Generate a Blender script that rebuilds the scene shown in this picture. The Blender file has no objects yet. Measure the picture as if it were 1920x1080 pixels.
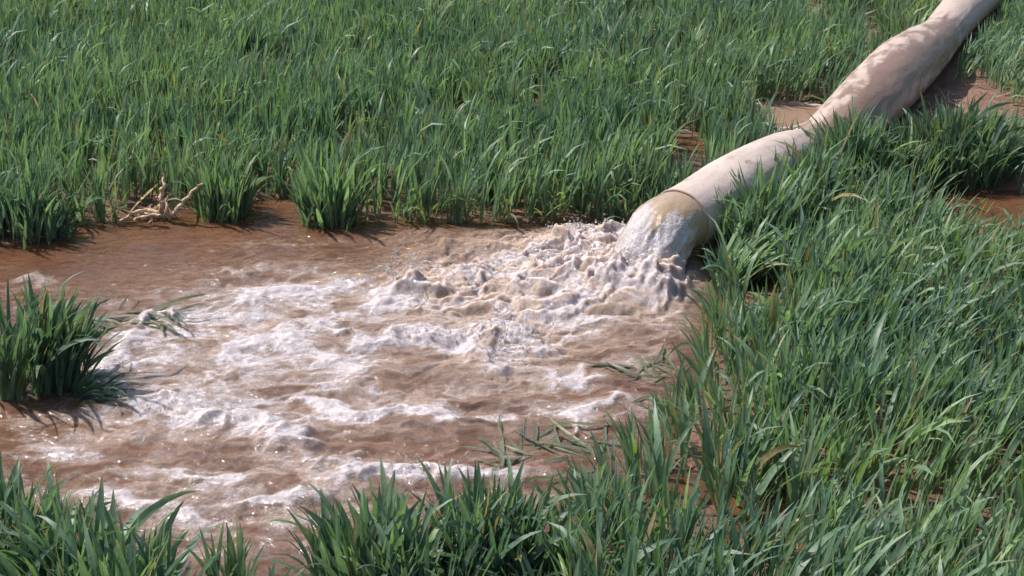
import bpy, bmesh, math, random
import numpy as np
from mathutils import Vector

# ------------------------------------------------------------ camera, sky, sun, exposure
C = bpy.context.scene
col = C.collection
CAM_H, PITCH, HFOV = 1.75, 22.0, 35.0
FPX = 960 / math.tan(math.radians(HFOV / 2))
cam_d = bpy.data.cameras.new('camera'); cam = bpy.data.objects.new('camera', cam_d); col.objects.link(cam)
cam.location = (0, 0, CAM_H); cam.rotation_euler = (math.radians(90 - PITCH), 0, 0)
cam_d.sensor_width = 36; cam_d.lens = 18 / math.tan(math.radians(HFOV / 2)); cam_d.clip_end = 600
C.camera = cam
SUN_EL, SUN_AZ = 54, -66          # azimuth from +Y, negative = to the left
w = bpy.data.worlds.new('World'); C.world = w; w.use_nodes = True
nt = w.node_tree; bg = nt.nodes['Background']
sky = nt.nodes.new('ShaderNodeTexSky'); sky.sky_type = 'NISHITA'; sky.sun_disc = False
sky.sun_elevation = math.radians(SUN_EL); sky.sun_rotation = math.radians(SUN_AZ)
sky.dust_density = 2.0
nt.links.new(sky.outputs[0], bg.inputs[0]); bg.inputs[1].default_value = 0.12
sd = bpy.data.lights.new('sun', 'SUN'); sd.energy = 4.7; sd.angle = math.radians(0.53); sd.color = (1, 0.955, 0.89)
sun = bpy.data.objects.new('sun', sd); col.objects.link(sun)
dirv = Vector((math.sin(math.radians(SUN_AZ)) * math.cos(math.radians(SUN_EL)),
               math.cos(math.radians(SUN_AZ)) * math.cos(math.radians(SUN_EL)), math.sin(math.radians(SUN_EL))))
sun.rotation_euler = dirv.to_track_quat('Z', 'Y').to_euler()
C.view_settings.view_transform = 'Standard'; C.view_settings.look = 'None'
C.view_settings.exposure = 0.42; C.view_settings.gamma = 1
C.cycles.use_denoising = True
C.cycles.max_bounces = 6; C.cycles.sample_clamp_indirect = 4
C.cycles.use_adaptive_sampling = True

# ------------------------------------------------------------ helpers
P = math.radians(PITCH)
def at(px, py, z=0.0):
    """the point of height z that stands at this place of the 1920x1080 survey"""
    px = np.asarray(px, float); py = np.asarray(py, float)
    a = (px - 960) / FPX; b = (540 - py) / FPX
    dy = math.cos(P) + b * math.sin(P); dz = -math.sin(P) + b * math.cos(P)
    t = (z - CAM_H) / dz
    return a * t, dy * t
def A(px, py, z=0.0):
    x, y = at(px, py, z); return (float(x), float(y))
RNG = np.random.default_rng(11)

_perm = np.random.default_rng(5).integers(0, 1 << 30, 4096)
def _h(i, j, s):
    return _perm[(i * 73 + _perm[(j + s * 37) & 4095]) & 4095]
def gnoise(x, y, s=0):
    x = np.asarray(x, float); y = np.asarray(y, float)
    xi = np.floor(x).astype(np.int64); yi = np.floor(y).astype(np.int64)
    fx = x - xi; fy = y - yi
    u = fx ** 3 * (fx * (fx * 6 - 15) + 10); v = fy ** 3 * (fy * (fy * 6 - 15) + 10)
    def g(a, b):
        h = _h(xi + a, yi + b, s) * (2 * math.pi / (1 << 30))
        return np.cos(h) * (fx - a) + np.sin(h) * (fy - b)
    n0 = g(0, 0) * (1 - u) + g(1, 0) * u
    n1 = g(0, 1) * (1 - u) + g(1, 1) * u
    return (n0 * (1 - v) + n1 * v) * 1.5
def fbm(x, y, s=0, o=4, gain=.5):
    r = 0; a = 1; f = 1
    for k in range(o):
        r = r + a * gnoise(x * f, y * f, s + k); a *= gain; f *= 2.03
    return r
def sstep(a, b, x):
    t = np.clip((x - a) / (b - a), 0, 1); return t * t * (3 - 2 * t)
def inpoly(x, y, poly):
    r = np.zeros(np.shape(x), bool); n = len(poly)
    for i in range(n):
        x0, y0 = poly[i]; x1, y1 = poly[(i + 1) % n]
        if y0 == y1: continue
        r ^= ((y0 > y) != (y1 > y)) & (x < (x1 - x0) * (y - y0) / (y1 - y0) + x0)
    return r
def polydist(x, y, pts):
    """distance to a polyline and the parameter along it"""
    best = np.full(np.shape(x), 1e9); bt = np.zeros(np.shape(x)); n = len(pts) - 1
    for i in range(n):
        ax, ay = pts[i][:2]; bx, by = pts[i + 1][:2]
        dx, dy = bx - ax, by - ay; L = dx * dx + dy * dy + 1e-12
        t = np.clip(((x - ax) * dx + (y - ay) * dy) / L, 0, 1)
        d = np.hypot(x - ax - t * dx, y - ay - t * dy)
        m = d < best; best = np.where(m, d, best); bt = np.where(m, (i + t) / n, bt)
    return best, bt

def mesh_np(name, V, F, mat, parent=None, smooth=True, attrs=None):
    me = bpy.data.meshes.new(name)
    V = np.asarray(V, np.float32); F = np.asarray(F, np.int32)
    me.vertices.add(len(V)); me.vertices.foreach_set('co', V.ravel())
    k = F.shape[1]
    me.loops.add(F.size); me.loops.foreach_set('vertex_index', F.ravel())
    me.polygons.add(len(F))
    me.polygons.foreach_set('loop_start', np.arange(0, F.size, k, dtype=np.int32))
    me.polygons.foreach_set('loop_total', np.full(len(F), k, np.int32))
    if smooth: me.polygons.foreach_set('use_smooth', np.ones(len(F), bool))
    for an, arr in (attrs or {}).items():
        arr = np.asarray(arr, np.float32)
        if arr.ndim == 1:
            a = me.attributes.new(an, 'FLOAT', 'POINT'); a.data.foreach_set('value', arr)
        else:
            a = me.attributes.new(an, 'FLOAT_COLOR', 'POINT')
            a.data.foreach_set('color', np.concatenate([arr, np.ones((len(arr), 1), np.float32)], 1).ravel())
    me.update(calc_edges=True); me.validate()
    me.materials.append(mat)
    o = bpy.data.objects.new(name, me); col.objects.link(o)
    if parent: o.parent = parent
    return o
def tag(o, label, cat=None, group=None, kind=None):
    o['label'] = label
    if cat: o['category'] = cat
    if group: o['group'] = group
    if kind: o['kind'] = kind
    return o
def empty(name, loc):
    o = bpy.data.objects.new(name, None); o.location = loc; o.empty_display_size = .05; col.objects.link(o); return o
def grid(xs, ys):
    X, Y = np.meshgrid(xs, ys); nx, ny = len(xs), len(ys)
    i = np.arange(nx * ny).reshape(ny, nx)
    F = np.stack([i[:-1, :-1].ravel(), i[:-1, 1:].ravel(), i[1:, 1:].ravel(), i[1:, :-1].ravel()], 1)
    return X, Y, F
def axis(lo, hi, step, far_lo, far_hi, g=1.35):
    a = list(np.arange(lo, hi, step)); s = step
    x = a[-1]
    while x < far_hi: s *= g; x += s; a.append(x)
    s = step; x = a[0]; b = []
    while x > far_lo: s *= g; x -= s; b.append(x)
    return np.array(b[::-1] + a)

# material builder
class M:
    def __init__(s, name):
        s.m = bpy.data.materials.new(name); s.m.use_nodes = True; s.t = s.m.node_tree; s.t.nodes.clear()
        s.out = s.n('ShaderNodeOutputMaterial')
    def n(s, typ, **k):
        o = s.t.nodes.new(typ)
        for a, b in k.items(): setattr(o, a, b)
        return o
    def set(s, sock, v):
        if v is None: return
        if isinstance(v, bpy.types.NodeSocket): s.t.links.new(v, sock)
        elif isinstance(v, (tuple, list)) and len(v) == 3 and sock.type == 'RGBA': sock.default_value = (*v, 1)
        else: sock.default_value = v
    def attr(s, name): return s.n('ShaderNodeAttribute', attribute_name=name)
    def geo(s): return s.n('ShaderNodeNewGeometry').outputs['Position']
    def math(s, op, a, b=None, c=None):
        o = s.n('ShaderNodeMath', operation=op)
        s.set(o.inputs[0], a); s.set(o.inputs[1], b); s.set(o.inputs[2], c); return o.outputs[0]
    def noise(s, scale, detail=4, rough=.55, vec=None, dist=0):
        o = s.n('ShaderNodeTexNoise'); o.inputs['Scale'].default_value = scale; o.inputs['Detail'].default_value = detail
        o.inputs['Roughness'].default_value = rough; o.inputs['Distortion'].default_value = dist
        s.set(o.inputs['Vector'], vec if vec is not None else s.geo()); return o.outputs[0]
    def ramp(s, v, a, b, lo=0., hi=1.):
        o = s.n('ShaderNodeMapRange', interpolation_type='SMOOTHSTEP')
        for i, x in enumerate((v, a, b, lo, hi)): s.set(o.inputs[i], x)
        return o.outputs[0]
    def mix(s, f, a, b):
        o = s.n('ShaderNodeMix', data_type='RGBA'); s.set(o.inputs[0], f); s.set(o.inputs[6], a); s.set(o.inputs[7], b); return o.outputs[2]
    def bump(s, h, strength=.5, dist=.01, normal=None):
        o = s.n('ShaderNodeBump'); s.set(o.inputs['Strength'], strength); s.set(o.inputs['Distance'], dist)
        s.set(o.inputs['Height'], h); s.set(o.inputs['Normal'], normal); return o.outputs[0]
    def bsdf(s, **k):
        o = s.n('ShaderNodeBsdfPrincipled')
        for a, v in k.items(): s.set(o.inputs[a.replace('_', ' ')], v)
        return o
    def done(s, sh): s.t.links.new(sh, s.out.inputs[0]); return s.m

# leaves
def leaf_material(name='wheat_leaf', wet=False):
    m = M(name); c = m.attr('leaf_colour').outputs['Color']
    vein = m.attr('leaf_across').outputs['Fac']
    st = m.math('SINE', m.math('MULTIPLY', vein, 26.0))
    n = m.noise(90, 3)
    f = m.ramp(n, .3, .7, .86, 1.14)
    cc = m.n('ShaderNodeVectorMath', operation='SCALE'); m.set(cc.inputs[0], c); m.set(cc.inputs[3], f)
    p = m.bsdf(Base_Color=cc.outputs[0], Roughness=.36 if not wet else .2, IOR=1.42, Normal=m.bump(st, .18, .0006))
    p.inputs['Specular IOR Level'].default_value = .5
    tr = m.n('ShaderNodeBsdfTranslucent')
    tc = m.n('ShaderNodeVectorMath', operation='MULTIPLY'); m.set(tc.inputs[0], cc.outputs[0]); tc.inputs[1].default_value = (1.3, 1.45, .75)
    m.set(tr.inputs[0], tc.outputs[0])
    mx = m.n('ShaderNodeMixShader'); mx.inputs[0].default_value = .36
    m.t.links.new(p.outputs[0], mx.inputs[1]); m.t.links.new(tr.outputs[0], mx.inputs[2])
    return m.done(mx.outputs[0])
MAT_LEAF = leaf_material()
def dry_material():
    m = M('dry_straw'); c = m.attr('leaf_colour').outputs['Color']
    n = m.noise(120, 4)
    cc = m.mix(m.ramp(n, .35, .7), c, (.30, .19, .11))
    return m.done(m.bsdf(Base_Color=cc, Roughness=.7, Normal=m.bump(n, .4, .002)).outputs[0])
MAT_DRY = dry_material()
def root_material():
    m = M('root_bark'); n = m.noise(60, 5, .65); st = m.noise(300, 3)
    cc = m.mix(m.ramp(n, .38, .66), (.62, .45, .30), (.36, .23, .13))
    return m.done(m.bsdf(Base_Color=cc, Roughness=.75, Normal=m.bump(m.math('ADD', n, m.math('MULTIPLY', st, .5)), .7, .004)).outputs[0])
MAT_ROOT = root_material()

# ------------------------------------------------------------ layout of pool and bare places
POOL = [A(*p) for p in [(-900, 460), (-300, 475), (0, 466), (90, 460), (108, 424), (250, 418), (440, 420), (468, 395), (490, 380), (545, 373),
        (562, 412), (620, 432), (690, 418), (760, 418), (1000, 425), (1190, 420), (1290, 440), (1345, 500), (1335, 590), (1300, 690),
        (1285, 770), (1225, 850), (1140, 910), (1060, 985), (1010, 1080), (960, 1500), (-900, 1500)]]
HOSE = [  # survey px, py of the centre line, radius
    (1960, -95, .118), (1885, -48, .115), (1818, 5, .105), (1765, 66, .094), (1728, 98, .116), (1692, 128, .128), (1648, 172, .126),
    (1604, 214, .114), (1560, 250, .096), (1520, 273, .080), (1474, 297, .096), (1430, 326, .112), (1378, 356, .116), (1326, 386, .109), (1275, 414, .102)]
HP = [(*A(px, py, r * .93 + .022), r * .93 + .022, r) for px, py, r in HOSE]
# (x0, x1, y0, y1): bare or flooded ground that shows between the plants; wet: depth of the dip
GAPS = [(1405, 1535, 196, 250, .05), (1250, 1310, 258, 278, .03), (1590, 1660, 62, 125, -.01), (1485, 1540, 10, 45, -.01), (1640, 1900, 150, 245, -.022),
        (1268, 1310, 320, 338, .05), (1705, 1990, 362, 405, .05), (1235, 1330, 893, 935, .05), (1410, 1475, 925, 985, .05),
        (1385, 1420, 520, 540, .03), (225, 385, 400, 412, .0), (1575, 1690, 245, 280, .01), (1650, 1760, 205, 250, .0)]
GW = []
for x0, x1, y0, y1, d in GAPS:
    cx, cy = A((x0 + x1) / 2, (y0 + y1) / 2); rx = (A(x1, y1)[0] - A(x0, y1)[0]) / 2; ry = (A(x0, y0)[1] - A(x0, y1)[1]) / 2
    GW.append((cx, cy, max(rx, .04), max(ry, .04), d))
HOSEXY = [(a[0], a[1]) for a in HP]
POOLC = POOL + [POOL[0]]
def pool_sd(x, y):
    d, _ = polydist(x, y, POOLC); return np.where(inpoly(x, y, POOL), -d, d)
def ground_h(x, y):
    x = np.asarray(x, float); y = np.asarray(y, float)
    sdv = pool_sd(x, y)
    h = .008 + .010 * fbm(x * 2.2, y * 2.2, 3) + .006 * fbm(x * 11, y * 11, 9)
    h = h + .02 * sstep(1, 4, x)
    for cx, cy, rx, ry, d in GW:
        q = ((x - cx) / rx) ** 2 + ((y - cy) / ry) ** 2
        h = h - (d + .01) * np.exp(-q * .7)
    return np.where(sdv < 0, h - .12 * sstep(0, .12, -sdv) - .02, h - .035 * (1 - sstep(0, .05, sdv)))

xs = axis(-2.6, 3.2, .022, -220, 220, 1.3); ys = axis(2.3, 9.5, .022, -60, 320, 1.3)
X, Y, F = grid(xs, ys)
near = (np.abs(X) < 12) & (Y < 25)
Z = np.where(near, ground_h(X, Y), .02)
m = M('wet_soil')
n1 = m.noise(3, 5); n2 = m.noise(38, 6, .7); n3 = m.noise(160, 3)
zz = m.n('ShaderNodeSeparateXYZ'); m.t.links.new(m.geo(), zz.inputs[0])
dry = m.ramp(m.math('ADD', zz.outputs[2], m.math('MULTIPLY', m.math('SUBTRACT', n2, .5), .02)), .008, .035)
cc = m.mix(dry, m.mix(n1, (.16, .075, .045), (.20, .10, .065)), m.mix(n2, (.20, .095, .060), (.36, .22, .16)))
h = m.math('ADD', n2, m.math('MULTIPLY', n3, .4))
soil_mat = m.done(m.bsdf(Base_Color=cc, Roughness=m.ramp(dry, 0, 1, .35, .9), Normal=m.bump(h, .9, .02)).outputs[0])
g = mesh_np('ground', np.stack([X.ravel(), Y.ravel(), Z.ravel()], 1), F, soil_mat)
tag(g, 'reddish brown wet soil under the green wheat crop', kind='structure')

# ------------------------------------------------------------ water
CRESTS = [  # px line, half width (m), height, foam
    ([(205, 765), (290, 757), (372, 765), (392, 790), (450, 787), (512, 812), (560, 842), (612, 866)], .034, .052, 1.0),
    ([(555, 757), (640, 767), (700, 778), (750, 772), (800, 786), (870, 792), (965, 792)], .026, .034, .95),
    ([(690, 650), (750, 638), (830, 638), (880, 650), (910, 672), (935, 694)], .034, .05, 1.0),
    ([(590, 912), (640, 905), (690, 892), (742, 888), (785, 882), (830, 892), (875, 884), (925, 888), (975, 892)], .027, .05, 1.0),
    ([(262, 612), (290, 596), (325, 596), (345, 610)], .032, .06, .95),
    ([(200, 700), (205, 655), (240, 630), (262, 612)], .03, .03, .9),
    ([(1060, 812), (1090, 775), (1130, 762), (1175, 745)], .022, .03, .9),
    ([(470, 570), (530, 548), (590, 545), (650, 528)], .04, .02, .75),
    ([(680, 578), (715, 570), (745, 548)], .035, .04, .95),
    ([(735, 556), (758, 540), (790, 545), (850, 534)], .035, .12, .35),
    ([(850, 524), (900, 512), (960, 492), (1010, 462), (1080, 440)], .04, .065, .6),
    ([(400, 660), (470, 640), (530, 640), (600, 668), (690, 700)], .04, .025, .7),
    ([(280, 880), (350, 892), (420, 900), (500, 898)], .025, .02, .6),
    ([(150, 935), (215, 938), (290, 955), (360, 968)], .022, .025, .7),
    ([(470, 950), (540, 934), (620, 915)], .025, .03, .8),
    ([(980, 530), (1020, 500), (1060, 520), (1110, 530)], .065, .11, .6),
    ([(1040, 470), (1090, 445), (1150, 445), (1180, 470)], .075, .11, .5),
    ([(1150, 560), (1200, 545), (1240, 555)], .035, .04, .9),
    ([(1130, 520), (1185, 548), (1250, 552), (1290, 535)], .09, .26, .6),
    ([(920, 655), (950, 620), (990, 660)], .04, .06, .5),
    ([(1000, 700), (1070, 712), (1150, 706)], .022, .02, .7),
    ([(10, 525), (60, 520), (130, 535)], .03, .012, .6),
    ([(60, 832), (160, 845), (230, 830)], .03, .015, .45),
    ([(650, 690), (600, 740), (560, 757)], .03, .01, .35),
    ([(870, 730), (840, 755), (800, 780)], .025, .01, .5),
    ([(660, 905), (650, 870), (665, 850)], .022, .02, .6),
    ([(400, 505), (450, 520), (520, 500)], .03, .01, .45),
    ([(690, 455), (760, 450), (840, 440)], .03, .03, .12),
    ([(560, 610), (640, 625), (700, 640)], .022, .015, .55),
]
PATCH = [(540, 575, 130, 55, .6), (380, 605, 95, 45, .5), (330, 680, 110, 45, .5), (500, 655, 130, 40, .5), (290, 800, 70, 35, .5), (860, 560, 170, 50, .35),
         (1040, 520, 110, 60, .5), (1130, 470, 120, 50, .5), (1220, 480, 90, 50, .5), (720, 572, 50, 25, .5), (1010, 620, 170, 50, .35), (640, 795, 60, 25, .4),
         (1000, 705, 170, 25, .3), (400, 965, 140, 45, .5), (560, 990, 120, 50, .35), (120, 800, 160, 40, .25), (60, 530, 70, 20, .35), (640, 720, 90, 20, .25),
         (700, 920, 180, 25, .35), (400, 1060, 120, 40, .4), (200, 720, 60, 30, .4), (440, 740, 80, 20, .3), (60, 920, 90, 30, .2), (1120, 790, 70, 30, .25), (470, 870, 130, 30, .18), (960, 850, 100, 25, .12),
         (100, 1040, 60, 20, .2), (1000, 930, 100, 30, .2), (520, 510, 130, 20, .18), (280, 455, 60, 10, .15), (590, 440, 100, 8, .12)]
CLEAR = [(800, 708, 110, 28, .5), (690, 622, 90, 12, .3), (430, 842, 130, 32, .6), (760, 838, 230, 26, .55), (1130, 655, 110, 25, .45), (920, 752, 130, 17, .45),
         (520, 900, 60, 25, .3), (200, 490, 330, 50, .55), (850, 455, 160, 28, .8), (370, 645, 40, 14, .35), (640, 560, 35, 20, .3), (540, 730, 60, 16, .4), (780, 945, 60, 22, .35),
         (720, 805, 50, 12, .4), (230, 850, 60, 20, .35), (470, 425, 380, 20, .5), (40, 765, 90, 18, .5), (620, 480, 160, 22, .45), (1120, 905, 80, 30, .3)]
def ell(x, y, e):
    cx, cy = A(e[0], e[1]); rx = A(e[0] + e[2], e[1])[0] - cx; ry = (A(e[0], e[1] - e[3])[1] - A(e[0], e[1] + e[3])[1]) / 2
    return e[4] * np.exp(-(((x - cx) / rx) ** 2 + ((y - cy) / ry) ** 2) ** 1.3)
def water_fields(x, y):
    inside = sstep(-.02, .10, -pool_sd(x, y))
    wx = x + .05 * fbm(x * 5, y * 5, 21, 3) + .018 * fbm(x * 22, y * 22, 24, 2)
    wy = y + .04 * fbm(x * 5, y * 5, 31, 3) + .014 * fbm(x * 22, y * 22, 34, 2)
    # energy: calm to the far left, wild under the hose
    energy = .22 + ell(x, y, (720, 660, 640, 300, .6)) + ell(x, y, (1080, 520, 260, 130, .6))
    wild = np.clip(ell(x, y, (1090, 500, 240, 100, 1.0)) + ell(x, y, (840, 550, 150, 60, .5)) + ell(x, y, (960, 660, 110, 60, .5)), 0, 1)
    broad = ell(x, y, (600, 680, 560, 250, .32)) + ell(x, y, (1080, 520, 260, 130, .38))
    pat = np.zeros(x.shape); h = np.zeros(x.shape); cr = np.zeros(x.shape)
    for e in PATCH: pat = np.maximum(pat, ell(wx, wy, e))
    clr = np.zeros(x.shape)
    for e in CLEAR: clr = np.maximum(clr, ell(wx, wy, e))
    for pts, hw, ht, fo in CRESTS:
        d, t = polydist(wx, wy, [A(*p) for p in pts])
        env = .45 + .55 * sstep(0, .2, t) * sstep(0, .2, 1 - t)
        hump = .5 + .75 * np.abs(gnoise(wx * 9 + ht * 99, wy * 4, 41))
        h = np.maximum(h, ht * env * hump * np.exp(-(d / (hw * 1.1)) ** 2))
        cr = np.maximum(cr, fo * env * (.75 * np.exp(-(d / (hw * .95)) ** 2) + .3 * np.exp(-(d / (hw * 2.4)) ** 2)))
    sx = wx * 5.5; sy = wy * 10
    vein = 1 - np.abs(fbm(sx, sy, 51, 4, .55)) * 2.6
    vein2 = 1 - np.abs(fbm(wx * 17, wy * 26, 55, 3, .55)) * 2.4
    blot = fbm(wx * 4, wy * 8, 59, 4, .6)
    foam = -.07 + broad * 1.35 - .5 * wild * (.5 + fbm(wx * 9, wy * 12, 88, 3)) + .75 * pat - .95 * clr + cr * (1 - .5 * wild) + (.15 + .5 * np.clip(energy, 0, 1)) * (.62 * vein + .34 * vein2 + .55 * blot - .25)
    foam = np.clip(foam, 0, 1)
    # waves, crests along x
    sw = .013 * fbm(x * 3 + .8 * fbm(x * 2, y * 2, 7, 2), y * 6.5, 61, 3, .45) + .007 * np.abs(fbm(wx * 6, wy * 11, 66, 2))
    rip = .0034 * fbm(wx * 15, wy * 26, 71, 2, .5)
    bil = np.abs(fbm(wx * 8, wy * 9, 81, 3, .45)) * 2 - .3
    Zw = h * (.50 - .12 * wild) * (1 + .25 * fbm(wx * 26, wy * 26, 93, 2)) + energy * (sw * 1.3 + rip) + wild * (.016 * bil + .013 * fbm(wx * 17, wy * 24, 86, 4, .55))
    Zw += foam * .003 * np.abs(fbm(x * 30, y * 36, 91, 2))
    aer = np.clip(wild * .8 + .35 * foam + ell(x, y, (600, 660, 520, 220, .16)) + 4 * h, 0, 1)
    Zw = Zw * inside + .0006 * fbm(x * 18, y * 18, 95, 2)
    return Zw, foam * inside, aer * inside, inside * np.clip(energy, 0, 1)
xs = axis(-2.35, 1.12, .0048, -12, 12, 1.3); ys = axis(2.35, 5.25, .0048, -1, 24, 1.3)
X, Y, F = grid(xs, ys)
Zw, foam, aer, ene = water_fields(X, Y)
m = M('muddy_water')
fo = m.attr('foam').outputs['Fac']; ae = m.attr('aeration').outputs['Fac']; en = m.attr('energy').outputs['Fac']
big = m.noise(4, 4); mid = m.noise(16, 5, .6)
brown = m.mix(big, (.050, .022, .013), (.120, .055, .025))
brown = m.mix(m.math('MULTIPLY', ae, .85), brown, m.mix(mid, (.31, .205, .135), (.54, .44, .37)))
vor = m.n('ShaderNodeTexVoronoi', feature='DISTANCE_TO_EDGE'); vor.inputs['Scale'].default_value = 95
wv = m.n('ShaderNodeVectorMath', operation='ADD')
nz = m.n('ShaderNodeTexNoise'); nz.inputs['Scale'].default_value = 30; m.t.links.new(m.geo(), nz.inputs['Vector'])
sc_ = m.n('ShaderNodeVectorMath', operation='SCALE'); m.t.links.new(nz.outputs['Color'], sc_.inputs[0]); sc_.inputs[3].default_value = .035
m.t.links.new(m.geo(), wv.inputs[0]); m.t.links.new(sc_.outputs[0], wv.inputs[1])
m.t.links.new(wv.outputs[0], vor.inputs['Vector'])
fine = m.noise(120, 5, .85)
brown = m.mix(m.math('MULTIPLY', m.math('MULTIPLY', ae, .55), m.ramp(m.noise(150, 4, .8), .45, .62)), brown, (.52, .45, .42))
lace = m.ramp(vor.outputs['Distance'], .0, .26, 1., 0.)
film = m.noise(26, 7, .72, dist=.5)
fo2 = m.math('ADD', fo, m.math('MULTIPLY', m.math('SUBTRACT', fine, .5), 1.1))
fo2 = m.math('ADD', fo2, m.math('MULTIPLY', m.math('SUBTRACT', film, .5), .7))
thin = m.math('MULTIPLY', m.ramp(fo2, .06, .50), m.math('ADD', .15, m.math('MULTIPLY', lace, .40)))
thick = m.math('MULTIPLY', m.ramp(fo2, .38, .86), .96)
fm = m.math('MINIMUM', m.math('MAXIMUM', thin, thick), 1.)
colr = m.mix(fm, brown, m.mix(thick, (.30, .235, .21), m.mix(m.ramp(fine, .38, .6), (.34, .29, .285), (.50, .45, .47))))
wavy = m.n('ShaderNodeMapping'); wavy.inputs['Scale'].default_value = (.7, 1.25, 1); m.t.links.new(m.geo(), wavy.inputs['Vector'])
rip = m.noise(20, 2, .5, dist=.8, vec=wavy.outputs[0]); rip2 = m.noise(62, 2, .5, dist=.6, vec=wavy.outputs[0]); rip3 = m.noise(190, 1, .5)
hh = m.math('ADD', rip, m.math('ADD', m.math('MULTIPLY', rip2, .34), m.math('MULTIPLY', rip3, m.math('ADD', .03, m.math('MULTIPLY', fm, .08)))))
gl = m.noise(33, 1, .5, dist=.4); glm = m.ramp(m.noise(5.5, 3, .6), .46, .60)
hh = m.math('ADD', hh, m.math('MULTIPLY', m.math('MULTIPLY', gl, glm), 1.15))
nb = m.bump(hh, m.math('ADD', .12, m.math('MULTIPLY', en, .85)), .028)
dull = m.bump(m.math('MULTIPLY', fine, m.math('MAXIMUM', fm, m.math('MULTIPLY', ae, .7))), .6, .008)
wp = m.bsdf(Base_Color=colr, Roughness=.6, IOR=1.33, Normal=dull)
wp.inputs['Specular IOR Level'].default_value = 0
wp.inputs['Coat Weight'].default_value = 1; wp.inputs['Coat IOR'].default_value = 1.40
m.set(wp.inputs['Coat Roughness'], m.math('ADD', .04, m.math('MULTIPLY', fm, .08))); m.set(wp.inputs['Coat Normal'], nb)
wp.inputs['Subsurface Weight'].default_value = 1; wp.inputs['Subsurface Radius'].default_value = (1, .75, .6); m.set(wp.inputs['Subsurface Scale'], m.math('ADD', .005, m.math('MULTIPLY', ae, .020)))
water_mat = m.done(wp.outputs[0])
wo = mesh_np('water', np.stack([X.ravel(), Y.ravel(), Zw.ravel()], 1), F, water_mat,
             attrs={'foam': foam.ravel(), 'aeration': aer.ravel(), 'energy': ene.ravel()})
tag(wo, 'churning muddy brown water with white foam flooding the wheat', kind='structure')

# ------------------------------------------------------------ hose
def spline(pts, k):
    pts = np.array(pts, float); out = []
    for i in range(len(pts) - 1):
        p0 = pts[max(i - 1, 0)]; p1 = pts[i]; p2 = pts[i + 1]; p3 = pts[min(i + 2, len(pts) - 1)]
        for j in range(k):
            t = j / k
            out.append(.5 * ((2 * p1) + (-p0 + p2) * t + (2 * p0 - 5 * p1 + 4 * p2 - p3) * t * t + (-p0 + 3 * p1 - 3 * p2 + p3) * t ** 3))
    out.append(pts[-1]); return np.array(out)
def tube(path, segs, squash=1., fn=None):
    """path rows x,y,z,r -> V,F,(s,theta)"""
    n = len(path); Pp = path[:, :3]; T = np.gradient(Pp, axis=0); T /= np.linalg.norm(T, axis=1)[:, None]
    up = np.array([0, 0, 1.]); S = np.cross(T, up); S /= np.linalg.norm(S, axis=1)[:, None] + 1e-9; U = np.cross(S, T)
    th = np.linspace(0, 2 * math.pi, segs, endpoint=False)
    L = np.concatenate([[0], np.cumsum(np.linalg.norm(np.diff(Pp, axis=0), axis=1))])
    Sg, Tg = np.meshgrid(L, th, indexing='ij')
    R = np.repeat(path[:, 3][:, None], segs, 1)
    if fn is not None: R = R * fn(Sg, Tg)
    V = Pp[:, None, :] + S[:, None, :] * (R * np.cos(Tg))[..., None] + U[:, None, :] * (R * np.sin(Tg) * squash)[..., None]
    i = np.arange(n * segs).reshape(n, segs); j = np.roll(i, -1, 1)
    F = np.stack([i[:-1].ravel(), j[:-1].ravel(), j[1:].ravel(), i[1:].ravel()], 1)
    return V.reshape(-1, 3), F, Sg.ravel(), Tg.ravel()
hp = spline(HP, 16)
hp[:, 2] = hp[:, 3] * .93 + .022
waists = [HP[3], HP[9]]
Lh = np.concatenate([[0], np.cumsum(np.linalg.norm(np.diff(hp[:, :3], axis=0), axis=1))])
wl = [Lh[3 * 16], Lh[9 * 16]]; LT = Lh[-1]
def hose_fn(s, t):
    wr = sum(np.exp(-((s - q) / .16) ** 2) for q in wl)
    f = 1 + .012 * fbm(s * 3, t * 1.2, 101, 3)
    f += (.018 + .045 * wr) * fbm(s * 5 + 9, np.sin(t) * 2.6 + np.cos(t), 103, 3) * .8
    f -= .09 * wr * np.abs(np.sin(t * 1.5 + s * 3.0)) ** 6 + .012 * wr * np.sin(s * 95 + 2 * np.sin(t * 2))
    f += .028 * (np.abs(fbm(s * 2.2, np.sin(t - .6) * 4, 107, 3)) - .2)
    return f
V, F, S_, T_ = tube(hp, 96, .94, hose_fn)
# mud smeared along the crown of the middle stretch
mid_s = (wl[0] + wl[1]) / 2; half = (wl[1] - wl[0]) / 2
along = sstep(-.15, .25, S_ - wl[0]) * (1 - sstep(-.1, .28, S_ - wl[1]))
band = np.exp(-((T_ - 2.35 - .25 * np.sin(S_ * 5)) / .45) ** 2)
mud = along * (band * 1.1 + .34) + .5 * fbm(S_ * 9, T_ * 2.5, 111, 4)
mud += .55 * np.exp(-((S_ - wl[1] + .02) / .10) ** 2) * np.exp(-((T_ - 2.3) / .8) ** 2)
mud += .45 * (1 - sstep(0, .5, S_)) 
mud = np.clip(mud, 0, 1)
dirt = np.clip(.5 * sstep(.3, -.9, np.sin(T_)) + .5 * (1 - sstep(wl[1] - .2, wl[1] + .5, S_)), 0, 1)
m = M('canvas_hose')
mu = m.attr('mud').outputs['Fac']; di = m.attr('dirt').outputs['Fac']; n = m.noise(9, 6, .65); n2 = m.noise(60, 5, .7)
base = m.mix(n, (.37, .285, .245), (.55, .46, .41))
base = m.mix(m.math('MULTIPLY', m.ramp(m.math('ADD', di, m.math('MULTIPLY', m.math('SUBTRACT', n, .5), .8)), .1, .9), .7), base, (.36, .25, .195))
mm = m.ramp(m.math('ADD', mu, m.math('MULTIPLY', m.math('SUBTRACT', n2, .5), 1.2)), .12, .72)
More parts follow.
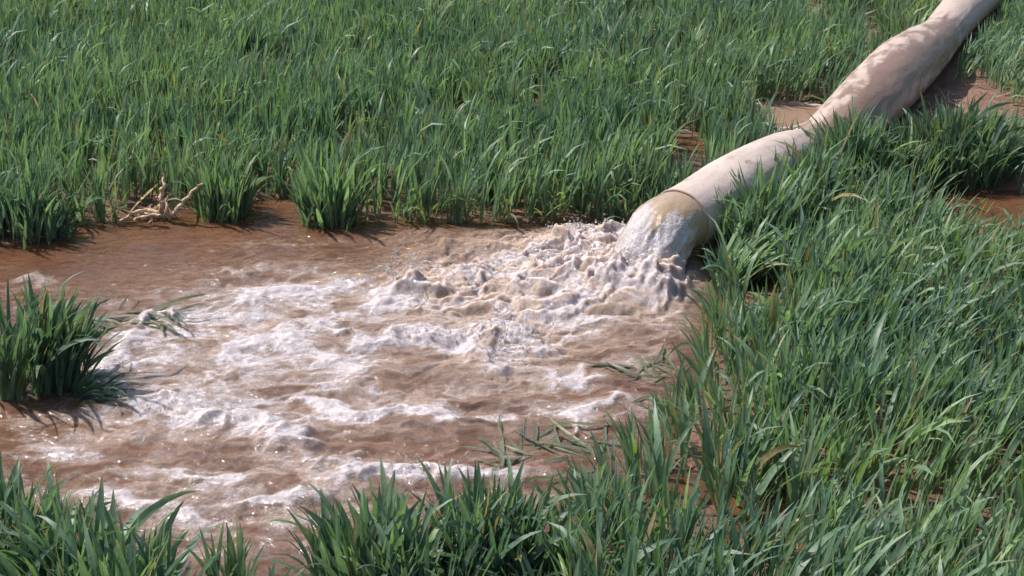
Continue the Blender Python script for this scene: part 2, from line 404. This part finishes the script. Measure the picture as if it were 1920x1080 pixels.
base = m.mix(m.math('MULTIPLY', mm, .88), base, m.mix(n2, (.12, .062, .043), (.24, .145, .10)))
spk = m.ramp(m.noise(45, 2), .70, .74)
base = m.mix(m.math('MULTIPLY', spk, .6), base, (.16, .09, .06))
weave = m.n('ShaderNodeTexWave'); weave.inputs['Scale'].default_value = 160; m.t.links.new(m.geo(), weave.inputs['Vector'])
wr_ = m.noise(14, 5, .6, dist=1.2)
hs = m.math('ADD', m.math('ADD', m.math('MULTIPLY', n2, .6), m.math('MULTIPLY', wr_, 1.6)), m.math('MULTIPLY', weave.outputs['Fac'], .08))
hose_mat = m.done(m.bsdf(Base_Color=base, Roughness=m.ramp(mm, 0, 1, .62, .42), Normal=m.bump(hs, .45, .006)).outputs[0])
hose = empty('irrigation_hose', (HP[-1][0], HP[-1][1], 0))
tag(hose, 'thick off white canvas hose with mud stains lying through wheat and gushing water', 'hose')
def local(V, o): return V - np.array(o.location)
hb = mesh_np('hose_body', local(V, hose), F, hose_mat, hose, attrs={'mud': mud, 'dirt': dirt})
T = np.gradient(hp[:, :3], axis=0); T /= np.linalg.norm(T, axis=1)[:, None]
S = np.cross(T, [0, 0, 1.]); S /= np.linalg.norm(S, axis=1)[:, None]
# hem ring at the mouth
rm = []
for k in range(49):
    t = 2 * math.pi * k / 48; r = hp[-1, 3] * float(hose_fn(np.array([LT]), np.array([t]))[0])
    rm.append(list(hp[-1, :3] + S[-1] * r * math.cos(t) + np.cross(S[-1], T[-1]) * r * math.sin(t) * .94) + [.0035])
V, F, _, _ = tube(np.array(rm), 8)
mesh_np('mouth_hem', local(V, hose), F, hose_mat, hose, attrs={'mud': np.full(len(V), .35), 'dirt': np.full(len(V), .4)})

# water leaving the mouth: a bulging sheet that folds down into the pool
e = hp[-1]; d = T[-1]
jp = [np.array([*(e[:3] - d * .10), e[3] * .97]), np.array([*(e[:3] + d * .01), e[3] * 1.0])]
for k in range(1, 12):
    q = k / 11; dist = .19 * math.sin(q * 1.45)
    jp.append(np.array([e[0] + d[0] * dist, e[1] + d[1] * dist - .01 * q, e[2] + .012 * math.sin(q * 3) - .19 * q ** 2.2, e[3] * (1.0 + .12 * q * q)]))
jp = spline(jp, 10)
def jet_fn(s, t):
    q = sstep(.12, .30, s)
    return 1 + q * (.09 * fbm(s * 9, t * 1.6, 121, 3, .5) + .04 * (1 - 2 * np.abs(fbm(s * 16, t * 2.4, 125, 2)))) + .012 * fbm(s * 10, t * 1.5, 128, 3)
V, F, S_, T_ = tube(jp, 140, .9, jet_fn)
q = sstep(.155, .245, S_ + .06 * fbm(S_ * 7, T_ * 2.3, 131, 3) + .03 * np.cos(T_ - 3.0))
m = M('jet_water')
fo = m.attr('foam').outputs['Fac']; fn = m.noise(60, 6, .7); b1 = m.noise(14, 4)
fz = m.ramp(m.math('ADD', fo, m.math('MULTIPLY', m.math('SUBTRACT', fn, .5), 1.0)), .35, .8)
cc = m.mix(fz, m.mix(b1, (.29, .205, .13), (.38, .285, .20)), m.mix(fn, (.38, .33, .31), (.54, .50, .53)))
hb_ = m.math('ADD', m.noise(30, 4, .6), m.math('MULTIPLY', fn, .5))
jet_mat = m.done(m.bsdf(Base_Color=cc, Roughness=.08, IOR=1.36, Normal=m.bump(hb_, m.math('ADD', .15, m.math('MULTIPLY', fo, .8)), .012)).outputs[0])
jet = mesh_np('water_jet', V, F, jet_mat, attrs={'foam': q * .75})
tag(jet, 'olive brown water sheet bulging out of the hose mouth', kind='stuff')

# spray: drops and ropes thrown up where the jet lands
def blobs(centres, rad, rng):
    bm = bmesh.new(); bmesh.ops.create_icosphere(bm, subdivisions=2, radius=1)
    v0 = np.array([v.co[:] for v in bm.verts]); f0 = np.array([[v.index for v in f.verts] for f in bm.faces]); bm.free()
    n = len(centres)
    sc = rad[:, None] * np.stack([rng.uniform(.7, 1.5, n), rng.uniform(.6, 1.1, n), rng.uniform(.7, 1.6, n)], 1)
    a = rng.uniform(0, 6.28, n); b = rng.normal(0, .5, n)
    v = v0[None] * sc[:, None]
    v = v * (1 + .22 * np.sin(v0[None, :, :1] * 3 + a[:, None, None]) * np.cos(v0[None, :, 1:2] * 3 + b[:, None, None] * 9))
    x = v[..., 0] * np.cos(b)[:, None] + v[..., 2] * np.sin(b)[:, None]; z = -v[..., 0] * np.sin(b)[:, None] + v[..., 2] * np.cos(b)[:, None]
    xx = x * np.cos(a)[:, None] - v[..., 1] * np.sin(a)[:, None]; yy = x * np.sin(a)[:, None] + v[..., 1] * np.cos(a)[:, None]
    V = np.stack([xx, yy, z], -1) + centres[:, None]
    Fq = f0[None] + (np.arange(n) * len(v0))[:, None, None]
    return V.reshape(-1, 3), Fq.reshape(-1, 3)
m = M('spray_water')
p = m.bsdf(Base_Color=(.88, .84, .82), Roughness=.05, IOR=1.33); p.inputs['Transmission Weight'].default_value = .85
spray_mat = m.done(p.outputs[0])
rng = np.random.default_rng(77)
cs = []; rs = []
for cx, cy, rx, ry, zt, n in [(1225, 450, 50, 30, .10, 160), (1100, 450, 90, 35, .06, 120), (1030, 510, 80, 45, .07, 120), (770, 520, 40, 30, .12, 120), (900, 510, 100, 30, .06, 180),
                              (960, 650, 70, 45, .08, 240), (1180, 520, 90, 40, .07, 240), (790, 640, 100, 15, .05, 60), (780, 885, 150, 12, .05, 70), (340, 770, 130, 20, .05, 60), (220, 690, 40, 40, .03, 40)]:
    px = cx + rng.normal(0, .55, n) * rx; py = cy + rng.normal(0, .55, n) * ry
    x, y = at(px, py); zz_ = zt * rng.beta(1.1, 2.8, n)
    base = water_fields(x, y)[0]
    cs.append(np.stack([x, y, base + zz_], 1)); rs.append(.0013 + .0042 * rng.beta(1.2, 4, n))
V, F = blobs(np.concatenate(cs), np.concatenate(rs), rng)
VS = [V]; FS = [F]; no = len(V)
for k in range(90):      # torn ropes of water arching over the churn
    px, py = [(1215, 450), (1110, 460), (1040, 510), (770, 525), (960, 640), (900, 515)][k % 6]
    x, y = A(px + rng.normal(0, 38), py + rng.normal(0, 20)); z0 = float(water_fields(np.array([x]), np.array([y]))[0][0])
    a = rng.normal(3.3, .8); L = rng.uniform(.03, .11); hgt = rng.uniform(.006, .028); u = np.linspace(*sorted([rng.uniform(0, .5), rng.uniform(.5, 1)]), 9)
    rr = rng.uniform(.0012, .0034) * (.5 + np.abs(rng.normal(.5, .5, 9))); rr[[0, -1]] *= .3
    pth = np.c_[x + math.cos(a) * L * u, y + math.sin(a) * L * u + rng.normal(0, .002, 9), z0 - .004 + 4 * hgt * u * (1.05 - u) * rng.uniform(.6, 1), rr]
    v_, f_, _, _ = tube(spline(pth, 3), 6); f_ = np.concatenate([f_[:, [0, 1, 2]], f_[:, [0, 2, 3]]])
    VS.append(v_); FS.append(f_ + no); no += len(v_)
V = np.concatenate(VS); F = np.concatenate(FS)
sp_ = mesh_np('water_spray', V, F, spray_mat)
tag(sp_, 'drops of water thrown up above the churning foam', kind='stuff')

# ------------------------------------------------------------ wheat
def leaves(base, az, length, width, phi0, phi1, curl, twist, colour, rows=7, droop_pow=1.6, cols=3, rng=RNG, base_pale=.35):
    n = len(base); t = np.linspace(0, 1, rows)
    phi = phi0[:, None] + (phi1 - phi0)[:, None] * t[None] ** droop_pow
    azt = az[:, None] + curl[:, None] * t[None] ** 1.5
    dx = np.sin(phi) * np.cos(azt); dy = np.sin(phi) * np.sin(azt); dz = np.cos(phi)
    D = np.stack([dx, dy, dz], -1)
    seg = length[:, None, None] / (rows - 1)
    Pt = np.concatenate([np.zeros((n, 1, 3)), np.cumsum((D[:, :-1] + D[:, 1:]) / 2 * seg, 1)], 1) + base[:, None]
    W = np.stack([-np.sin(azt), np.cos(azt), np.zeros_like(azt)], -1)
    N = np.cross(W, D)
    tw = twist[:, None] * t[None]
    W = W * np.cos(tw)[..., None] + N * np.sin(tw)[..., None]
    N = np.cross(W, D)
    prof = np.minimum(1, .45 + 1.5 * t) * np.clip(1 - t ** 3.2, 0, 1) ** .8
    prof[-1] = .04
    hw = width[:, None] * prof[None] / 2
    if cols == 3: u = np.array([-1, 0, 1.])
    else: u = np.array([-1., 1.])
    fold = .28 * (np.abs(u) - (.5 if cols == 3 else 1))
    V = Pt[:, :, None] + W[:, :, None] * (hw[..., None] * u)[..., None] - N[:, :, None] * (hw[..., None] * fold)[..., None]
    c = colour[:, None, None, :] * np.ones((1, rows, cols, 1))
    pale = np.array([.26, .30, .13]); k = (base_pale * np.clip(1 - t * 3.2, 0, 1))[None, :, None, None]
    c = c * (1 - k) + pale * k
    tipd = (rng.random(n) < .14)[:, None, None, None] * np.clip(t * 6 - 5.2, 0, 1)[None, :, None, None]
    c = c * (1 - tipd) + np.array([.34, .27, .12]) * tipd
    i = np.arange(n * rows * cols).reshape(n, rows, cols)
    F = np.stack([i[:, :-1, :-1], i[:, :-1, 1:], i[:, 1:, 1:], i[:, 1:, :-1]], -1).reshape(-1, 4)
    ac = np.broadcast_to(u, (n, rows, cols)).reshape(-1)
    return V.reshape(-1, 3), F, c.reshape(-1, 3), ac
def leaf_colour(x, y, rng, hue=0.):
    n = len(x)
    patch = fbm(x * 1.7, y * 1.7, 141, 3) + .5 * fbm(x * 7, y * 7, 145, 2) + hue
    k = np.clip(.5 + .42 * patch + rng.normal(0, .24, n), 0, 1)[:, None]
    blue = np.array([.086, .155, .118]); green = np.array([.182, .262, .148])
    c = blue * (1 - k) + green * k
    c = c * rng.uniform(.78, 1.25, n)[:, None]
    dead = rng.random(n) < .022
    c[dead] = np.array([.30, .24, .12]) * rng.uniform(.6, 1.1, dead.sum())[:, None]
    lime = rng.random(n) < .04
    c[lime] = np.array([.19, .29, .10])
    return c
def tillers(x, y, z, H, lean, rng, per=4, spread=1., hue=0., wid=.0105, cols=3, rows=7, bend=.12, dark=1.):
    """x,y,z bases; H heights; lean (n,2) mean lean in radians toward x / y"""
    n = len(x)
    x = np.repeat(x, per); y = np.repeat(y, per); z = np.repeat(z, per); H = np.repeat(H, per); lean = np.repeat(lean, per, 0)
    k = np.tile(np.arange(per), n); N = n * per
    az = rng.uniform(0, 2 * math.pi, N)
    own = np.abs(rng.normal(.17, .12, N)) * spread
    vx = own * np.cos(az) + lean[:, 0]; vy = own * np.sin(az) + lean[:, 1]
    phi0 = np.hypot(vx, vy); az2 = np.arctan2(vy, vx)
    isb = rng.random(N) < bend
    phi1 = phi0 * 1.35 + np.abs(rng.normal(.08, .10, N)) + isb * rng.uniform(.5, 1.7, N)
    st = H * rng.uniform(.0, .42, N) * (k > 0)
    r0 = rng.normal(0, .006, (N, 2))
    base = np.stack([x + r0[:, 0] + st * np.sin(lean[:, 0]) * .9, y + r0[:, 1] + st * np.sin(lean[:, 1]) * .9, z - .012 + st * np.cos(np.hypot(lean[:, 0], lean[:, 1]))], 1)
    Ln = (H - st) * rng.uniform(.72, 1.12, N) * (1 + .3 * isb)
    wd = wid * rng.uniform(.65, 1.3, N) * np.clip(Ln / .2, .5, 1.15)
    c = leaf_colour(x, y, rng, hue) * dark
    return leaves(base, az2, Ln, wd, phi0 * .75, phi1, rng.normal(0, .25, N), rng.normal(0, .9, N), c, rows, 1.7, cols, rng)
def join(parts):
    V = []; F = []; Cc = []; Ac = []; o = 0
    for v, f, c, a in parts: V.append(v); F.append(f + o); Cc.append(c); Ac.append(a); o += len(v)
    return np.concatenate(V), np.concatenate(F), np.concatenate(Cc), np.concatenate(Ac)
def leafmesh(name, parts, mat=None, origin=None, parent=None):
    V, F, Cc, Ac = join(parts)
    if origin is not None: V = V - np.array(origin)
    o = mesh_np(name, V, F, mat or MAT_LEAF, parent, attrs={'leaf_colour': Cc, 'leaf_across': Ac})
    if origin is not None and parent is None: o.location = origin
    return o
def allowed(x, y):
    ok = pool_sd(x, y) > .004 + .02 * gnoise(x * 9, y * 9, 151)
    d, t = polydist(x, y, HOSEXY); ok &= d > .125
    for (cx, cy, rx, ry, _), (x0, x1, y0, y1, dd) in zip(GW, GAPS):
        yy = cy - ry; f = .20 if y0 > 600 else (.30 if y0 > 300 else .36)      # plants in front of a gap would hide it
        top = cy + ry; bot = yy - f
        mx_ = ((x - cx) / (rx * 1.05)); c2 = (top + bot) / 2; hy = (top - bot) / 2
        q = mx_ ** 4 + ((y - c2) / hy) ** 4 + .6 * fbm(x * 8, y * 8, 155, 2)
        ok &= q > .85
    return ok
def field(x0, x1, y0, y1, dens, rng, Hm, **k):
    n = int((x1 - x0) * (y1 - y0) * dens)
    x = rng.uniform(x0, x1, n); y = rng.uniform(y0, y1, n)
    dn = fbm(x * 2.5, y * 2.5, 161, 3)
    # tufted: pull plants toward small tuft centres
    cell = .055; gx = np.round(x / cell) * cell; gy = np.round(y / cell) * cell
    jx = gnoise(gx * 31 + .3, gy * 31 + .7, 163) * .03; jy = gnoise(gx * 29 + .6, gy * 29 + .2, 164) * .03
    x = x * .45 + (gx + jx) * .55; y = y * .45 + (gy + jy) * .55
    keep = allowed(x, y) & (rng.random(n) < .78 + .6 * dn) & (np.abs(x) < (y + .9) * .36 + .75)
    x, y = x[keep], y[keep]; n = len(x)
    H = Hm(x, y) * rng.uniform(.8, 1.15, n)
    return x, y, H
rng = np.random.default_rng(3)
def Hback(x, y): return .20 * (1 + .16 * fbm(x * 1.6, y * 1.6, 171, 3)) 
def lean_field(x, y, ax, ay, amp, s):
    return np.stack([ax + amp * fbm(x * 1.3, y * 1.3, s, 2), ay + amp * fbm(x * 1.3 + 9, y * 1.3, s + 3, 2)], 1)
# behind the pool, as far as the hose and beyond it
parts = []
for (y0, y1, dens, per, cols, rows) in [(4.3, 6.6, 1000, 4, 3, 6), (6.6, 9.2, 900, 4, 2, 5), (9.2, 15, 450, 3, 2, 5)]:
    x, y, H = field(-6.5, 6.5, y0, y1, dens, rng, Hback)
    hx = np.interp(y, [a[1] for a in HP][::-1], [a[0] for a in HP][::-1])
    k = (x < hx) | (y > HP[0][1]) ; k &= ~((y < 4.95) & (x > .3))
    x, y, H = x[k], y[k], H[k]
    z = np.maximum(ground_h(x, y), -.01)
    parts.append(tillers(x, y, z, H, lean_field(x, y, .07, .02, .12, 181), rng, per, 1.1, 0., .0122, cols, rows, .07))
# low leafy plants hanging over the far edge of the water
n = 900; x = rng.uniform(-2.4, .62, n); y = rng.uniform(4.75, 5.5, n); sdv = pool_sd(x, y); k = (sdv > .0) & (sdv < .10) & ~((x > -1.32) & (x < -.98) & (sdv < .06)); x, y = x[k], y[k]; n = len(x)
parts.append(tillers(x, y, np.full(n, -.004), rng.uniform(.09, .19, n), np.stack([rng.normal(.05, .2, n), rng.normal(-.25, .15, n)], 1), rng, 4, 1.6, 0., .0125, 3, 7, .25))
o = leafmesh('wheat_crop', parts); tag(o, 'dense young green wheat growing behind the muddy pool', kind='stuff')
# right of the pool
parts = []
def Hright(x, y): return .185 * (1 + .2 * fbm(x * 2, y * 2, 191, 3))
for (y0, y1, dens, per, cols, rows) in [(2.2, 4.3, 1050, 4, 3, 7), (4.3, 9.2, 1050, 4, 3, 6)]:
    x, y, H = field(-.2, 5.5, y0, y1, dens, rng, Hright)
    hx = np.interp(y, [a[1] for a in HP][::-1], [a[0] for a in HP][::-1])
    k = (x > hx) & (y <= HP[0][1]); k |= (y < 4.95) & (x > .3); k |= y < 4.5
    x, y, H = x[k], y[k], H[k]
    sdp = pool_sd(x, y); L = lean_field(x, y, .20, .04, .22, 195)
    edge = np.exp(-np.maximum(sdp, 0) / .10)
    L[:, 0] -= .5 * edge; H = H * (1 - .2 * edge)
    dh, _ = polydist(x, y, HOSEXY); H = H * (.78 + .22 * sstep(.12, .4, dh))
    z = np.maximum(ground_h(x, y), -.01)
    parts.append(tillers(x, y, z, H, L, rng, per, 1.5, .05, .0136 if y0 < 3 else .0122, cols, rows, .12))
# taller plants close in front of the lower hose
n = 330; k = rng.uniform(8.6, len(HP) - 1.25, n); ii = k.astype(int); fr = k - ii; hpa = np.array(HP)[:, :2]
c0 = hpa[ii] * (1 - fr)[:, None] + hpa[ii + 1] * fr[:, None]; tt = hpa[ii + 1] - hpa[ii]; tt /= np.linalg.norm(tt, axis=1)[:, None]
off = rng.uniform(.125, .24, n); x = c0[:, 0] - tt[:, 1] * off; y = c0[:, 1] + tt[:, 0] * off
L = np.stack([rng.normal(.0, .2, n), rng.normal(.05, .1, n)], 1)
parts.append(tillers(x, y, ground_h(x, y), rng.uniform(.19, .29, n) * (.75 + .5 * gnoise(k * 2.2, k * 0 + .5, 9)), L, rng, 4, 1.4, -.1, .0125, 3, 7, .1))
o = leafmesh('wheat_crop', parts); tag(o, 'leaning wheat on flooded ground to the right of the pool and hose', kind='stuff')

# clumps that stand apart from the crop
GRP = 'wheat clumps standing apart at the water edge'
CL = [  # px,py, rx,ry (m), H, tillers, lean x,y, spread, label, hue, dark, bend
    (58, 722, .12, .10, .29, 78, .10, .0, 1.3, 'big dark green wheat clump standing in the water at the left edge', -.5, .9, .12),
    (150, 742, .05, .04, .15, 18, .9, -.25, 1.3, 'low splayed wheat tuft dipping into the water at the foot of the big left clump', -.2, 1, .3),
    (10, 1075, .13, .12, .26, 46, .15, .05, 1.6, 'wheat clump in the bottom left corner with tall thin tips', -.2, .95, .15),
    (150, 1150, .15, .12, .27, 60, -.15, .1, 2.0, 'broad leaved wheat clump leaning left along the bottom edge', .1, 1, .2),
    (270, 1175, .09, .10, .26, 30, .12, .08, 1.9, 'bottom edge wheat clump leaning right over foam, next to the broad leaved one', 0, 1, .2),
    (430, 1120, .04, .05, .20, 9, .02, .05, 1.3, 'thin wheat tuft of a few upright blades between the bottom clumps', 0, 1, .1),
    (545, 1140, .06, .06, .13, 12, .5, .08, 2.0, 'bent wheat tuft lying over the water at the bottom edge', -.2, .95, .4),
    (690, 1110, .10, .09, .26, 44, -.02, .05, 1.5, 'upright wheat clump with three tall tips in front of the front foam crest', -.1, 1, .15),
    (800, 1125, .12, .09, .23, 52, .05, .04, 1.9, 'tangled wheat clump at the bottom middle with blades bent both ways', -.3, .95, .3),
    (905, 1070, .09, .10, .26, 56, .02, .05, 1.2, 'tallest bright tipped wheat clump at the bottom middle', .0, 1, .12),
    (985, 1090, .09, .09, .22, 42, -.1, .04, 1.8, 'dark wheat clump just right of the tallest bottom clump', -.4, .9, .25),
    (620, 418, .10, .05, .235, 40, .03, -.03, 1.4, 'pale green fan shaped wheat clump jutting into the pool at its back edge', .15, 1.1, .06),
    (45, 448, .14, .07, .22, 46, .05, -.05, 1.5, 'dark wheat clump at the back left edge of the pool', -.3, .95, .15),
    (415, 404, .09, .05, .235, 40, .05, -.02, 1.0, 'straight wheat clump right of the dry root stump', 0, 1.05, .05),
    (1780, 335, .20, .16, .26, 120, .05, .0, 1.5, 'dark bushy wheat clump right of the hose, beside bare mud', -.75, .72, .15),
    (1530, 330, .08, .05, .20, 26, -.1, .0, 1.7, 'small wheat tuft poking up in front of the narrow bend of the hose', -.3, .9, .15),
    (1360, 530, .08, .07, .24, 46, .75, .15, 1.1, 'bright green wheat tuft blown over to the right beside the hose mouth', .7, 1.15, .25),
    (1345, 470, .04, .04, .21, 14, .0, .0, 1., 'thin dark wheat tuft standing in front of the hose mouth', -.3, .9, .05),
]
for (px, py, rx, ry, H, n, lx, ly, sp_r, lab, hue, dk, bd) in CL:
    cx, cy = A(px, py); r = np.sqrt(rng.random(n)); a = rng.uniform(0, 2 * math.pi, n)
    x = cx + rx * r * np.cos(a); y = cy + ry * r * np.sin(a)
    L = np.stack([lx + .28 * (x - cx) / rx * sp_r * .7, ly + .15 * (y - cy) / ry * sp_r * .6], 1)
    z = np.full(n, -.01) if pool_sd(np.array([cx]), np.array([cy]))[0] < .02 else ground_h(x, y)
    Hh = H * (.9 if py > 1000 else 1) * (1 - .25 * r ** 2) * rng.uniform(.8, 1.12, n)
    q = tillers(x, y, z, Hh, L, rng, 4, sp_r, hue, .0165 if py > 1000 else .0138, 3, 9, bd * .7, dk)
    o = leafmesh('wheat_clump', [q], origin=(cx, cy, 0.0)); tag(o, lab, 'wheat clump', GRP)

# blades pressed flat on the water
FL = [(200, 598, .16, .03, 34, 0., 'flattened wheat blades floating on the brown water behind the left clump'),
      (1215, 700, .08, .06, 22, 2.6, 'drowned wheat blades swept flat by the current at the right bank'),
      (1120, 850, .08, .07, 18, 2.2, 'half sunken wheat blades below the foam streak at the right bank'),
      (985, 855, .06, .05, 20, 1.8, 'few drowned wheat blades showing through the water above the bottom clumps'),
      (580, 740, .04, .02, 8, .2, 'small wisp of drowned blades among the foam in mid pool')]
for px, py, rx, ry, n, az, lab in FL[:4]:
    cx, cy = A(px, py); x = cx + rx * rng.normal(0, .6, n); y = cy + ry * rng.normal(0, .6, n)
    hz = water_fields(x, y)[0]
    base = np.stack([x, y, hz - .002], 1)
    q = leaves(base, az + rng.normal(0, .8, n), rng.uniform(.05, .2, n), rng.uniform(.007, .012, n), np.full(n, 1.40), 1.62 + rng.normal(0, .04, n),
               rng.normal(0, .5, n), rng.normal(0, .7, n), leaf_colour(x, y, rng, -.2) * .5 + np.array([.085, .058, .04]), 9, 1.2, 3, rng, 0)
    o = leafmesh('flattened_wheat', [q], origin=(cx, cy, 0.0)); tag(o, lab, 'flattened wheat', 'wheat blades pressed down by the current')

# ------------------------------------------------------------ dry root stump
def rpath(pts, z=None):
    out = []
    for px, py, zz_, r in pts:
        x, y = A(px, py, zz_); out.append((x, y, zz_, r))
    return out
def ppath(pts, y0):
    """points in the upright plane y = y0: (px, py, radius)"""
    out = []
    for px, py, r in pts[:]:
        b = (540 - py) / FPX; a = (px - 960) / FPX
        dy = math.cos(P) + b * math.sin(P); dz = -math.sin(P) + b * math.cos(P); t = y0 / dy
        out.append((a * t, y0, CAM_H + dz * t, r))
    return out
Y0 = A(300, 408)[1] - .03
st = empty('root_stump', (*A(300, 408), 0.0)); tag(st, 'pale dry uprooted root stump with forked stems at the back edge of the pool', 'root stump')
roots = [([(304, 408, .010), (303, 385, .010), (302, 362, .008), (308, 345, .007), (304, 325, .004)], 0), ([(316, 408, .008), (312, 385, .006), (315, 364, .003)], -.02), ([(303, 378, .004), (297, 372, .0035), (293, 368, .002)], -.01),
         ([(296, 406, .008), (298, 390, .006), (302, 375, .004)], .02), ([(322, 404, .009), (334, 390, .008), (350, 372, .007), (366, 355, .006), (381, 343, .004)], -.03),
         ([(300, 398, .009), (275, 395, .008), (255, 397, .007), (238, 407, .006), (220, 418, .004)], -.04), ([(300, 405, .007), (280, 404, .006), (262, 408, .005), (250, 412, .003)], -.06),
         ([(295, 402, .006), (272, 400, .005), (262, 403, .002)], .0)]
for i, (pts, dy) in enumerate(roots):
    pp = spline(ppath(pts, Y0 + dy), 8)
    pp[:, 0] += .0035 * np.sin(np.arange(len(pp)) * .9 + i); pp[:, 1] += .006 * np.sin(np.arange(len(pp)) * .5 + 2 * i); pp[:, 3] *= .8 * (1 + .15 * np.sin(np.arange(len(pp)) * 1.7 + i))
    V, F, _, _ = tube(pp, 10); mesh_np('root', local(V, st), F, MAT_ROOT, st)
# fibrous crown of the stump
pp = []
for k in range(46):
    x0, y0 = A(290 + rng.normal(0, 14), 407, 0); a = rng.uniform(0, 6.28); L = rng.uniform(.02, .06)
    p0 = np.array([x0, y0 + rng.normal(-.02, .02), rng.uniform(.004, .03)]); p1 = p0 + np.array([math.cos(a) * L, math.sin(a) * L * .5, rng.uniform(-.012, .02)])
    md = (p0 + p1) / 2 + rng.normal(0, .006, 3)
    V, F, _, _ = tube(spline([(*p0, .0022), (*md, .0018), (*p1, .001)], 4), 5); pp.append((V, F))
o_ = 0; VV = []; FF = []
for V, F in pp: VV.append(V); FF.append(F + o_); o_ += len(V)
mesh_np('root_fibres', local(np.concatenate(VV), st), np.concatenate(FF), MAT_ROOT, st)

# ------------------------------------------------------------ single dry leaves and straw
def straw(px, py, length, width, tilt, az, label, colour=(.62, .47, .30), name='dry_leaf', cat='dry leaf', n=1, z=None):
    x, y = A(px, py); zz_ = z if z is not None else float(ground_h(np.array([x]), np.array([y]))[0])
    b = np.array([[x, y, zz_ + .004]]) + np.concatenate([np.zeros((1, 3)), rng.normal(0, .02, (n - 1, 3)) * [1, 1, .1]])
    azs = az + rng.normal(0, .7, n) * (n > 1)
    q = leaves(b, azs, length * rng.uniform(.8, 1.1, n), np.full(n, width), np.full(n, tilt), np.full(n, tilt + .35), rng.normal(0, .3, n), rng.normal(0, .5, n),
               np.tile(np.array(colour), (n, 1)), 9, 1.3, 3, rng, 0)
    o = leafmesh(name, [q], MAT_DRY, origin=(x, y, 0)); tag(o, label, cat, 'dry leaves caught among the wheat'); return o
straw(806, 300, .17, .012, .06, .5, 'pale dry leaf standing upright in the wheat behind the pool', (.66, .46, .30))
straw(245, 400, .14, .010, .75, .35, 'yellow dry leaf leaning in the wheat just left of the root stump', (.50, .42, .14))
straw(1545, 800, .10, .008, .25, 2., 'pale dry blade standing among the wheat right of the flooded gap', (.62, .50, .30))
straw(1820, 800, .12, .007, .3, 1.3, 'tan dry stem in the wheat near the right edge', (.55, .38, .24))
straw(1680, 560, .16, .009, .9, 1.6, 'tan patch of dry bent straw in the middle of the right wheat', (.50, .35, .22), n=7, name='dry_straw', cat='dry straw')
straw(490, 300, .10, .010, .35, 1.0, 'red brown withered weed in the wheat behind the pool', (.30, .10, .05), n=6, name='withered_weed', cat='weed')
straw(1010, 150, .11, .010, .4, 1.0, 'yellowish withered leaf far back in the middle of the wheat', (.50, .40, .20), n=3)
straw(1750, 700, .13, .008, .8, .2, 'pale straw lying low among the wheat at the right', (.58, .46, .28), n=3, name='dry_straw', cat='dry straw')
# litter of straw beside the hose
x, y = at(rng.normal(1615, 26, 200), rng.normal(98, 18, 200)); x2, y2 = at(rng.normal(1740, 70, 130), rng.normal(200, 28, 130)); x3, y3 = at(rng.normal(1470, 50, 60), rng.normal(195, 6, 60))
x = np.concatenate([x, x2, x3]); y = np.concatenate([y, y2, y3]); n = len(x)
q = leaves(np.stack([x, y, np.maximum(ground_h(x, y), 0) + .006], 1), rng.uniform(0, 6.28, n), rng.uniform(.03, .14, n), rng.uniform(.002, .006, n), rng.uniform(1.2, 1.5, n), rng.uniform(1.4, 1.65, n),
           rng.normal(0, .5, n), rng.normal(0, .5, n), np.array([.52, .38, .24]) * rng.uniform(.6, 1.2, (n, 1)), 5, 1.2, 3, rng, 0)
o = leafmesh('straw_litter', [q], MAT_DRY); tag(o, 'dry straw litter scattered on the bare soil beside the hose', kind='stuff')

# silty puddle and its pale crust beside the hose
pts = [A(*p, .004) for p in [(1402, 200), (1438, 195), (1500, 196), (1540, 202), (1528, 224), (1494, 239), (1448, 243), (1416, 226)]]
pc = np.array(pts + [pts[0]]); pc = np.c_[pc, np.zeros(9), np.zeros(9)]; ring = spline(pc, 8)[:-1, :2]; ce = ring.mean(0)
nr = len(ring); ks = [0.02, .35, .7, .86, .93, 1., 1.06, 1.12]; hz = [.006, .006, .006, .006, .007, .013, .010, -.01]; V = []
for k, z in zip(ks, hz):
    q = ce + (ring - ce) * k; j = fbm(q[:, 0] * 20, q[:, 1] * 20, 201, 2) * .01 * (k > .9); V.append(np.c_[q + j[:, None], np.full(nr, z) + .5 * np.abs(j)])
V = np.concatenate(V); i = np.arange(len(V)).reshape(len(ks), nr); j = np.roll(i, -1, 1)
F = np.stack([i[:-1].ravel(), j[:-1].ravel(), j[1:].ravel(), i[1:].ravel()], 1)
m = M('silty_puddle'); rimf = m.attr('rim').outputs['Fac']; n = m.noise(40, 5, .6)
cc = m.mix(rimf, m.mix(m.noise(8, 3), (.22, .135, .10), (.30, .20, .15)), m.mix(n, (.38, .29, .23), (.52, .43, .36)))
mt = m.done(m.bsdf(Base_Color=cc, Roughness=m.ramp(rimf, 0, 1, .12, .8), IOR=1.33, Normal=m.bump(n, m.math('ADD', .06, m.math('MULTIPLY', rimf, .6)), .008)).outputs[0])
rim = np.repeat([0, 0, 0, 0, .5, 1, 1, 1], nr)
o = mesh_np('puddle', V, F, mt, attrs={'rim': rim}); tag(o, 'beige silty puddle with a pale crusted rim left of the hose bend', kind='structure')
